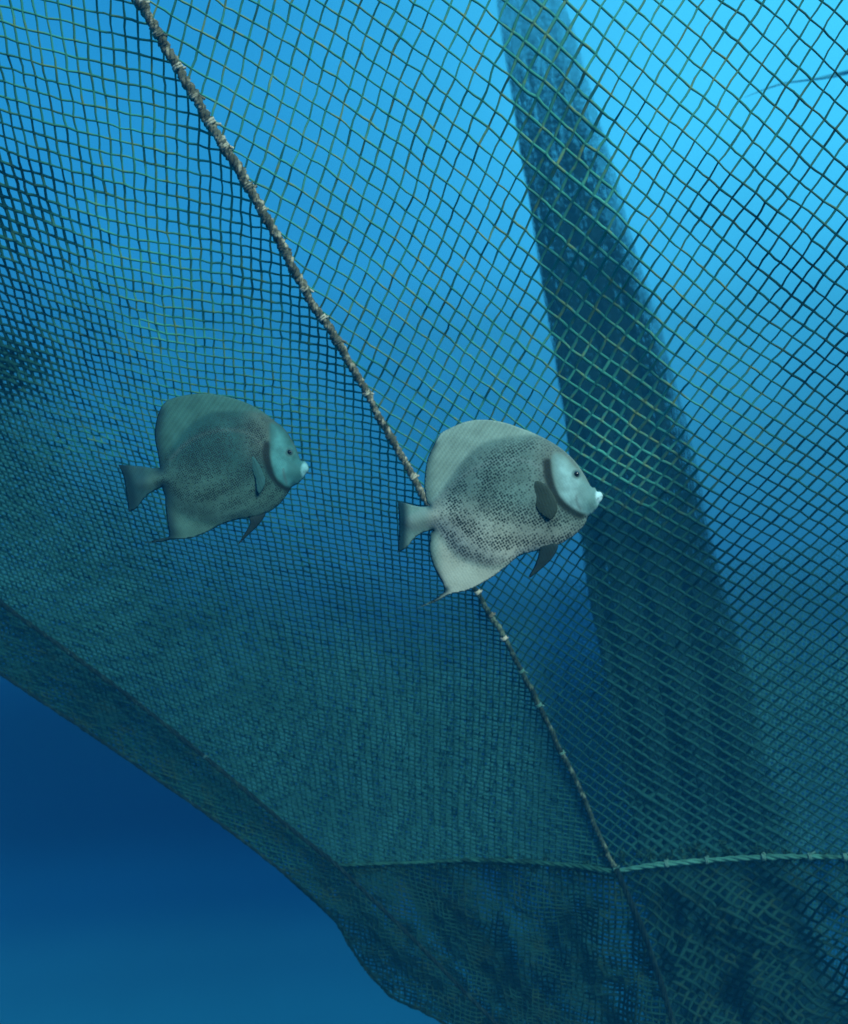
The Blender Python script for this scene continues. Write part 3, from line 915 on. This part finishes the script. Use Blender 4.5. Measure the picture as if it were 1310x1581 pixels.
M_EYE = plain('eye_rim', (0.05, 0.10, 0.11), 0.2, 0.5)
M_PUPIL = plain('black_pupil', (0.004, 0.006, 0.008), 0.1, 0.6)


def inflate(pts_border, D, yaw, origin_px, thick_fn, colour_fn, name, mat, parent, step=3.0, relax=0, zoff=0.0):
    """closed two-sided skin over a drawn outline, its thickness given by thick_fn (photo px)"""
    B = np.asarray(pts_border, float)
    # resample border
    seg = []
    for p, q in zip(B, np.roll(B, -1, 0)):
        n = max(1, int(np.hypot(*(q - p)) / step))
        for i in range(n): seg.append(p + (q - p) * i / n)
    Bd = np.array(seg)
    x0, y0 = B.min(0); x1, y1 = B.max(0)
    X, Y = np.meshgrid(np.arange(x0, x1, step), np.arange(y0, y1, step * 0.866))
    X = X + (np.arange(X.shape[0]) % 2)[:, None] * step / 2
    X = X.ravel(); Y = Y.ravel()
    k = inside(B, X, Y) & (dist_poly(B, X, Y) > step * 0.45)
    G = np.stack([X[k], Y[k]], -1)
    allp = np.vstack([Bd, G])
    nb = len(Bd)
    edges = [(i, (i + 1) % nb) for i in range(nb)]
    vo, _, fo, _, _, _ = geometry.delaunay_2d_cdt([Vector((p[0] - x0, p[1] - y0)) for p in allp], edges, [list(range(nb))], 1, 1e-5)
    V2 = np.array([(v[0] + x0, v[1] + y0) for v in vo])
    Fc = np.array([f[:] for f in fo if len(f) == 3])
    cen = V2[Fc].mean(1)
    Fc = Fc[inside(B, cen[:, 0], cen[:, 1])]
    db = dist_poly(B, V2[:, 0], V2[:, 1])
    bord = db < 1e-2
    T = thick_fn(V2[:, 0], V2[:, 1], db); T[bord] = 0
    e_ = np.unique(np.sort(np.concatenate([Fc[:, [0, 1]], Fc[:, [1, 2]], Fc[:, [2, 0]]]), axis=1), axis=0)
    deg = np.bincount(e_.ravel(), minlength=len(V2)) + 1e-9
    for _ in range(relax):
        acc = np.zeros(len(V2)); np.add.at(acc, e_[:, 0], T[e_[:, 1]]); np.add.at(acc, e_[:, 1], T[e_[:, 0]])
        T = 0.4 * T + 0.6 * acc / deg; T[bord] = 0
    C_, S_ = colour_fn(V2[:, 0], V2[:, 1], db)
    ox, oy = origin_px
    s = D / F
    ca, sa = math.cos(yaw), math.sin(yaw)

    def place(T):
        u = (V2[:, 0] - ox) * s; w = -(V2[:, 1] - oy) * s; h = (T + zoff) * s      # h towards camera
        xc = u * ca + h * sa; zc = -D - u * sa * 1.0 + h * ca
        oc = np.array([(ox - CX) * s, -(oy - CY) * s, 0.0])
        # keep the drawn outline where it is although the plane is turned
        X_ = u / 1.0
        depth = D + u * math.tan(yaw)
        base = np.stack([((V2[:, 0] - CX) / F) * depth, -((V2[:, 1] - CY) / F) * depth, -depth], -1)
        return (base + np.stack([h * sa, 0 * h, h * ca], -1)) @ CR.T
    Vf, Vb = place(T), place(-T)
    n = len(V2)
    remap = np.arange(n) + n
    remap[bord] = np.arange(n)[bord]
    Fb = remap[Fc[:, ::-1]]
    Vall = np.vstack([Vf, Vb])
    used = np.unique(np.concatenate([Fc.ravel(), Fb.ravel()]))
    inv = -np.ones(2 * n, int); inv[used] = np.arange(len(used))
    C2 = np.vstack([C_, C_])[used]; S2 = np.concatenate([S_, S_])[used]
    C4 = np.concatenate([C2, np.ones((len(C2), 1))], 1)
    return mesh_obj(name, Vall[used], [inv[Fc], inv[Fb]], mat, parent,
                    attrs={'skin': ('FLOAT_COLOR', C4), 'speckle': ('FLOAT', S2)})


def mixc(a, b, t):
    return a * (1 - t[:, None]) + np.asarray(b, float)[None] * t[:, None]


def spline_closed(pts, sharp, n=5):
    """round off a drawn outline except at the sharp corner indices"""
    P = np.asarray(pts, float); m = len(P); out = []
    for i in range(m):
        p0, p1, p2, p3 = P[i - 1], P[i], P[(i + 1) % m], P[(i + 2) % m]
        if i in sharp: p0 = p1
        if (i + 1) % m in sharp: p3 = p2
        for k in range(n):
            f = k / n
            out.append(0.5 * ((2 * p1) + (-p0 + p2) * f + (2 * p0 - 5 * p1 + 4 * p2 - p3) * f * f + (-p0 + 3 * p1 - 3 * p2 + p3) * f ** 3))
    return np.array(out)


def make_fish(spec):
    sc, ox, oy = spec['scale'], spec['ox'], spec['oy']
    tr = lambda P: np.stack([np.asarray(P, float)[:, 0] / sc + ox, np.asarray(P, float)[:, 1] / sc + oy], -1)
    out = spline_closed(tr(spec['outline']), spec['sharp'])
    body = spline_closed(tr(spec['body']), [])
    face = spline_closed(tr(spec['face']), [])
    gill = curve_pts(tr(spec['gill']), 30)
    D, yaw = spec['D'], spec['yaw']
    o_px = tuple(tr([spec['eye'][:2]])[0])
    root_loc = at(*tr([spec['centre']])[0], D)
    root = thing('angelfish', root_loc, spec['label'], 'fish', 'grey angelfish swimming in front of the net')
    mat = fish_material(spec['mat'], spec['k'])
    ymin, ymax = out[:, 1].min(), out[:, 1].max()
    xmin, xmax = out[:, 0].min(), out[:, 0].max()
    Wd = xmax - xmin
    u_ = lambda x: (x - xmin) / Wd
    v_ = lambda y: (y - ymin) / (ymax - ymin)

    def thick(x, y, db):
        inb = inside(body, x, y)
        d = np.where(inb, dist_poly(body, x, y), 0)
        Rr = 0.30 * Wd
        q = np.clip(d / Rr, 0, 1)
        T = 0.080 * Wd * np.clip(1 - (1 - q) ** 2, 0, 1) ** 0.85
        # gill cover stands a little proud of the shoulder
        inf = inside(face, x, y); df = np.where(inf, dist_poly(face, x, y), 0)
        T = T + 1.6 * smooth(0, 5, df)
        ray = 0.22 * np.sin((x * spec['ray'][0] + y * spec['ray'][1]) * 1.15 + 2 * vnoise(x, y, 30, 3))
        fin = 1.3 * smooth(0, 14, db) + 0.35 + ray * (~inb)
        return (np.maximum(T, 0) + fin) * np.clip(db / 1.6, 0, 1) ** 0.5

    def colour(x, y, db):
        u, v = u_(x), v_(y)
        inb = inside(body, x, y)
        db2 = dist_poly(body, x, y) * np.where(inb, 1, -1)
        n = len(x)
        fin = np.tile(np.array(spec['fin']), (n, 1))
        streak = 1 + 0.11 * np.sin((x * spec['ray'][0] + y * spec['ray'][1]) * 1.0) + 0.10 * vnoise(x, y, 12, 8)
        fin *= streak[:, None]
        bd = np.tile(np.array(spec['back']), (n, 1))
        bd = mixc(bd, spec['belly'], smooth(0.38, 0.70, v + 0.22 * (0.5 - u)))
        bd = mixc(bd, spec['shoulder'], 0.7 * smooth(0.60, 0.76, u) * smooth(0.55, 0.35, v))
        bd *= (1 + 0.14 * vnoise(x, y, 24, 12) + 0.08 * vnoise(x, y, 8, 13))[:, None]
        # pale lateral arc along the upper back
        arc = curve_pts(tr(spec['arc']), 30)
        da = dist_poly(arc, x, y, False)
        bd = mixc(bd, spec['arcc'], 0.20 * np.exp(-(da / 3.2) ** 2))
        C_ = np.where((smooth(-3, 5, db2))[:, None] > 0, mixc(fin, (0, 0, 0), np.zeros(n)) * (1 - smooth(-3, 6, db2))[:, None] + bd * smooth(-3, 6, db2)[:, None], fin)
        low = smooth(0.50, 0.68, v) * smooth(0.16, 0.24, u)
        C_ = mixc(C_, spec['belly'], 0.75 * low * smooth(6, -6, db2))
        # dark rear margins of dorsal and anal fins; extra width is painted shade
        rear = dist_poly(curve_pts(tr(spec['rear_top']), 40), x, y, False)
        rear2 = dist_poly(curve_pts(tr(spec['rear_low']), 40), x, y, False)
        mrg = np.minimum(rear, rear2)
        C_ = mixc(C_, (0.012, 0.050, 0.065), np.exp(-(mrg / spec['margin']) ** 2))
        fil = tr(spec['filament'])
        C_ = mixc(C_, (0.010, 0.045, 0.055), 0.9 * np.exp(-(dist_poly(fil, x, y, False) / 3.5) ** 2))
        # tail
        tl = dist_poly(curve_pts(tr(spec['tail_edge']), 30), x, y, False)
        tail = smooth(0.20, 0.12, u)
        C_ = mixc(C_, spec['tail'], 0.7 * tail)
        C_ = mixc(C_, (0.008, 0.040, 0.055), smooth(22, 6, tl) * smooth(0.2, 0.17, u))
        # gill streak
        dg = dist_poly(gill, x, y, False)
        C_ = mixc(C_, (0.012, 0.024, 0.022), 0.95 * smooth(spec['gw'], spec['gw'] * 0.35, dg))
        # face
        df = dist_poly(face, x, y) * np.where(inside(face, x, y), 1, -1)
        fc = np.tile(np.array(spec['facec']), (n, 1))
        fc = mixc(fc, spec['facec2'], smooth(0.86, 0.93, u) * 0.8)
        fc *= (0.92 + 0.20 * vnoise(x, y, 10, 15) + 0.12 * vnoise(x, y, 4, 16))[:, None]
        fc = mixc(fc, spec['back'], 0.75 * smooth(16, 0, df) * smooth(0.48, 0.30, v))
        # small cheek crease
        cr = dist_poly(curve_pts(tr(spec['crease']), 14), x, y, False)
        fc = mixc(fc, (0.10, 0.16, 0.16), 0.65 * np.exp(-(cr / 1.7) ** 2))
        C_ = C_ * (1 - smooth(-3.2, 3.6, df))[:, None] + fc * smooth(-3.2, 3.6, df)[:, None]
        # forehead stays teal-grey
        # duller snout, dark surround of the eye
        if 'snout' in spec:
            sx_, sy_, sr_ = spec['snout']; q_ = tr([(sx_, sy_)])[0]
            C_ = mixc(C_, spec['snoutc'], 0.75 * smooth(sr_ / sc, sr_ / sc * 0.35, np.hypot(x - q_[0], (y - q_[1]) * 0.8)) * smooth(0, 3, df))
        e_ = tr([spec['eye'][:2]])[0]; er_ = spec['eye'][2] / sc
        C_ = mixc(C_, (0.05, 0.12, 0.12), 0.75 * smooth(er_ * 1.7, er_ * 1.05, np.hypot(x - e_[0], y - e_[1])))
        C_ = mixc(C_, (0.36, 0.55, 0.53), 0.35 * smooth(er_ * 2.0, er_ * 1.7, np.hypot(x - e_[0], y - e_[1])) * smooth(er_ * 1.35, er_ * 1.6, np.hypot(x - e_[0], y - e_[1])) * 0.2)
        # lips
        lp = tr([spec['lips']])[0]
        dl = np.hypot((x - lp[0]) / 0.9, (y - lp[1]) / 1.7)
        C_ = mixc(C_, spec['lipc'], smooth(8.5, 5.0, dl) * (0.8 + 0.2 * vnoise(x, y, 5, 19)))
        mouth = dist_poly(curve_pts(tr(spec['mouth']), 8), x, y, False)
        C_ = mixc(C_, (0.05, 0.14, 0.16), 0.8 * np.exp(-(mouth / 0.9) ** 2))
        S_ = smooth(-26, 10, db2 + 18 * smooth(0.45, 0.3, v) * -1) * smooth(0, -4, df) * smooth(0.14, 0.25, u) * smooth(4, 12, mrg)
        S_ = np.clip(S_ * (1.0 - 0.45 * smooth(0.62, 0.85, v)), 0, 1)
        return C_, S_
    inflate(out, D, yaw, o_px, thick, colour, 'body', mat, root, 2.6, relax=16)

    # pectoral, pelvic fins
    def finmesh(name, pts, c, off, base_dark=0.0, tw=2.0):
        b = spline_closed(tr(pts), [])
        def th(x, y, db): return (0.4 + 0.8 * smooth(0, 8, db)) * np.clip(db / 1.5, 0, 1) ** 0.5
        def cf(x, y, db):
            C_ = np.tile(np.array(c, float), (len(x), 1)) * (1 + 0.18 * np.sin((x - 0.35 * y) * 1.3) + 0.1 * vnoise(x, y, 7, 21))[:, None]
            C_ = mixc(C_, np.array(c) * 1.8, 0.25 * smooth(5, 0, db))
            return C_, np.zeros(len(x))
        return inflate(b, D, yaw, o_px, th, cf, name, mat, root, 2.2, zoff=off)
    tz = 0.066 * Wd
    for sgn in (1, -1):
        finmesh('pectoral_fin', spec['pectoral'], spec['pecc'], sgn * (tz + 4.3))
        finmesh('pelvic_fin', spec['pelvic'], (0.014, 0.035, 0.038), sgn * 5.0)
    # eyes
    ex, ey, er = spec['eye']
    e = tr([(ex, ey)])[0]; er = er / sc
    inb = thick(np.array([e[0]]), np.array([e[1]]), np.array([50.0]))[0]
    for sgn in (1, -1):
        depth = D
        ctr = (np.array([(e[0] - CX) / F * D, -(e[1] - CY) / F * D, -D]) + np.array([sgn * math.sin(yaw), 0, sgn * math.cos(yaw)]) * (inb - er * 0.45) * D / F) @ CR.T

        def ball(name, r, c, mat, par, sq=1.0):
            nlat, nlon = 12, 20
            V = []
            for i in range(nlat + 1):
                for j in range(nlon):
                    a, b = math.pi * i / nlat, 2 * math.pi * j / nlon
                    V.append((r * math.sin(a) * math.cos(b), r * sq * math.cos(a), r * math.sin(a) * math.sin(b)))
            V = np.array(V) + c
            q = [(i * nlon + j, i * nlon + (j + 1) % nlon, (i + 1) * nlon + (j + 1) % nlon, (i + 1) * nlon + j) for i in range(nlat) for j in range(nlon)]
            return mesh_obj(name, V, [np.array(q)], mat, par)
        r = er * D / F
        eo = ball('eye', r, ctr, M_EYE, root, 0.8)
        ball('pupil', r * 0.70, ctr + np.array([0, -0.50 * r * sgn, 0]), M_PUPIL, eo, 0.7)
    return root


FISH1 = dict(
    scale=3.447, ox=580, oy=620, D=1.5, yaw=R(-6), mat='grey_fish_skin', k=1.0, centre=(640, 560),
    label='larger, paler speckled grey angelfish with whitish face, right in front of the knotted rope',
    outline=[(1212, 500), (1200, 482), (1180, 478), (1168, 458), (1148, 452), (1110, 385), (1060, 315), (990, 250), (910, 200), (830, 162), (770, 140), (700, 115), (620, 99), (540, 97),
             (470, 110), (400, 140), (345, 172), (305, 240), (275, 315), (262, 400), (262, 470), (272, 530), (288, 556),
             (250, 560), (200, 552), (118, 528), (124, 600), (126, 680), (122, 750), (118, 806), (165, 778), (205, 730), (250, 700), (306, 684),
             (293, 700), (288, 780), (300, 850), (330, 920), (362, 978), (366, 1012), (320, 1048), (215, 1104), (330, 1062), (400, 1026),
             (480, 1008), (560, 972), (640, 922), (700, 875), (760, 826), (830, 802), (890, 790), (965, 768), (1020, 738), (1080, 694), (1116, 650), (1132, 610),
             (1160, 590), (1182, 562), (1192, 540), (1206, 522)],
    sharp=[0, 22, 25, 29, 33, 34, 39, 41, 42],
    body=[(1225, 505), (1165, 440), (1110, 375), (1060, 305), (990, 240), (910, 190), (850, 172), (760, 180), (650, 192), (560, 226), (470, 305), (400, 400), (345, 480), (290, 545),
          (200, 590), (140, 640), (200, 690), (290, 675), (340, 700), (380, 760), (440, 820), (520, 860), (620, 880), (700, 865), (760, 836), (830, 812), (890, 800), (965, 778), (1020, 748), (1080, 704), (1126, 650), (1145, 610), (1200, 570)],
    face=[(935, 300), (960, 275), (1005, 290), (1040, 325), (1100, 390), (1150, 445), (1240, 480), (1230, 540), (1180, 580), (1140, 600), (1090, 588), (1040, 560), (990, 515), (955, 450), (938, 370)],
    gill=[(915, 330), (920, 400), (945, 470), (985, 530), (1035, 572), (1090, 600)], gw=11,
    eye=(1068, 388, 18), lips=(1192, 505), lipc=(0.50, 0.85, 0.88), mouth=[(1216, 508), (1190, 512), (1176, 524)], crease=[(1065, 500), (1070, 540), (1090, 575)],
    arc=[(360, 500), (440, 420), (540, 355), (660, 315), (780, 315), (870, 350), (910, 400)], arcc=(0.24, 0.33, 0.32),
    rear_top=[(288, 556), (268, 520), (258, 450), (262, 380), (280, 300), (310, 225)], rear_low=[(306, 684), (290, 720), (286, 780), (300, 850), (330, 920), (362, 985), (366, 1012), (215, 1104)],
    filament=[(352, 1000), (320, 1052), (215, 1104)], margin=6.0, tail_edge=[(118, 528), (126, 640), (118, 806)],
    fin=(0.210, 0.350, 0.300), snout=(1112, 478, 62), snoutc=(0.13, 0.27, 0.26), back=(0.115, 0.215, 0.190), belly=(0.430, 0.510, 0.420), shoulder=(0.115, 0.165, 0.145), tail=(0.10, 0.22, 0.20),
    facec=(0.24, 0.47, 0.46), facec2=(0.15, 0.36, 0.34), ray=(0.75, 0.55),
    pectoral=[(862, 425), (915, 455), (955, 520), (965, 575), (935, 625), (900, 615), (850, 565), (826, 490), (835, 445)], pecc=(0.026, 0.050, 0.042),
    pelvic=[(880, 765), (925, 750), (972, 765), (945, 828), (885, 888), (815, 940), (845, 880), (866, 825)])

FISH2 = dict(
    scale=3.853, ox=160, oy=580, D=2.15, yaw=R(9), mat='shaded_fish_skin', k=0.70, centre=(640, 560),  # weaker light on this fish is painted into its darker skin colour
    label='smaller, dimmer teal grey angelfish swimming to the left of the knotted rope',
    outline=[(1222, 556), (1216, 530), (1196, 508), (1172, 502), (1150, 440), (1120, 380), (1080, 320), (1010, 262), (960, 222), (900, 184), (830, 153), (740, 125), (640, 108), (540, 108),
             (440, 125), (370, 155), (330, 215), (308, 300), (306, 380), (322, 460), (335, 548),
             (280, 548), (220, 538), (88, 530), (118, 600), (138, 720), (150, 812), (195, 790), (230, 745), (275, 700), (347, 664),
             (366, 720), (370, 800), (384, 900), (388, 955), (340, 968), (235, 998), (350, 988), (410, 974),
             (520, 966), (620, 928), (700, 886), (800, 856), (900, 842), (985, 810), (1050, 762), (1096, 702), (1120, 664), (1160, 640), (1186, 612), (1204, 586), (1218, 572)],
    sharp=[0, 20, 23, 26, 30, 31, 35, 36, 37],
    body=[(1235, 560), (1180, 495), (1155, 430), (1125, 370), (1085, 310), (1015, 252), (960, 222), (880, 205), (780, 205), (660, 210), (570, 250), (480, 320), (400, 430), (345, 540),
          (250, 590), (180, 640), (250, 690), (340, 660), (390, 730), (450, 810), (540, 860), (640, 880), (720, 872), (800, 866), (900, 852), (985, 820), (1050, 772), (1105, 702), (1150, 660), (1210, 610)],
    face=[(990, 290), (1030, 290), (1075, 320), (1115, 380), (1145, 440), (1170, 495), (1250, 520), (1240, 580), (1200, 620), (1150, 655), (1105, 660), (1060, 640), (1020, 590), (998, 500), (990, 400)],
    gill=[(975, 420), (970, 480), (990, 560), (1030, 620), (1090, 668)], gw=9,
    eye=(1106, 458, 17), lips=(1198, 562), lipc=(0.32, 0.80, 0.84), mouth=[(1222, 566), (1200, 570), (1190, 580)], crease=[(1070, 560), (1075, 600), (1090, 640)],
    arc=[(400, 500), (480, 420), (580, 360), (700, 330), (820, 335), (900, 370), (950, 430)], arcc=(0.2, 0.27, 0.25),
    rear_top=[(335, 548), (318, 470), (304, 390), (308, 300), (328, 220)], rear_low=[(352, 670), (368, 730), (372, 810), (386, 900), (388, 955), (235, 998)],
    filament=[(384, 962), (340, 975), (235, 998)], margin=13.0, tail_edge=[(88, 530), (138, 680), (150, 812)],  # margin widened, tail darkened: shade on the rear painted as colour
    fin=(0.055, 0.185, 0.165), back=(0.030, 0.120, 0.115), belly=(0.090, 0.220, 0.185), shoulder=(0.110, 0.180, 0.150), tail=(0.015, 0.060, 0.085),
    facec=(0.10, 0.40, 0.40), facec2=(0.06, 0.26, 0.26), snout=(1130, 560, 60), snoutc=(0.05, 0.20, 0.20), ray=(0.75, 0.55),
    pectoral=[(880, 480), (915, 510), (950, 580), (965, 640), (935, 700), (915, 690), (905, 620), (885, 560)], pecc=(0.035, 0.13, 0.13),
    pelvic=[(870, 845), (925, 830), (965, 820), (930, 880), (870, 940), (800, 1005), (840, 940), (872, 880)])

make_fish(FISH1)
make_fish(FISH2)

# ------------------------------------------------------------------ the water itself as haze
lo, hi = np.array([-7.0, -1.2, -3.6]), np.array([7.0, 10.5, 8.6])
hv = np.array([(x, y, z) for x in (lo[0], hi[0]) for y in (lo[1], hi[1]) for z in (lo[2], hi[2])])
hf = np.array([(0, 1, 3, 2), (4, 6, 7, 5), (0, 4, 5, 1), (2, 3, 7, 6), (0, 2, 6, 4), (1, 5, 7, 3)])
hm = bpy.data.materials.new('water_haze'); hm.use_nodes = True
t = hm.node_tree; t.nodes.clear()
pv = t.nodes.new('ShaderNodeVolumePrincipled')
pv.inputs['Color'].default_value = (0.02, 0.27, 0.50, 1)
pv.inputs['Absorption Color'].default_value = (0.3, 0.75, 0.9, 1)
pv.inputs['Density'].default_value = 0.044
pv.inputs['Anisotropy'].default_value = 0.0
mo = t.nodes.new('ShaderNodeOutputMaterial'); t.links.new(pv.outputs[0], mo.inputs['Volume'])
hz = mesh_obj('haze', hv, [hf], hm, None, smooth=False)
tag(hz, 'blue water haze filling the sea around net and fish', kind='stuff')
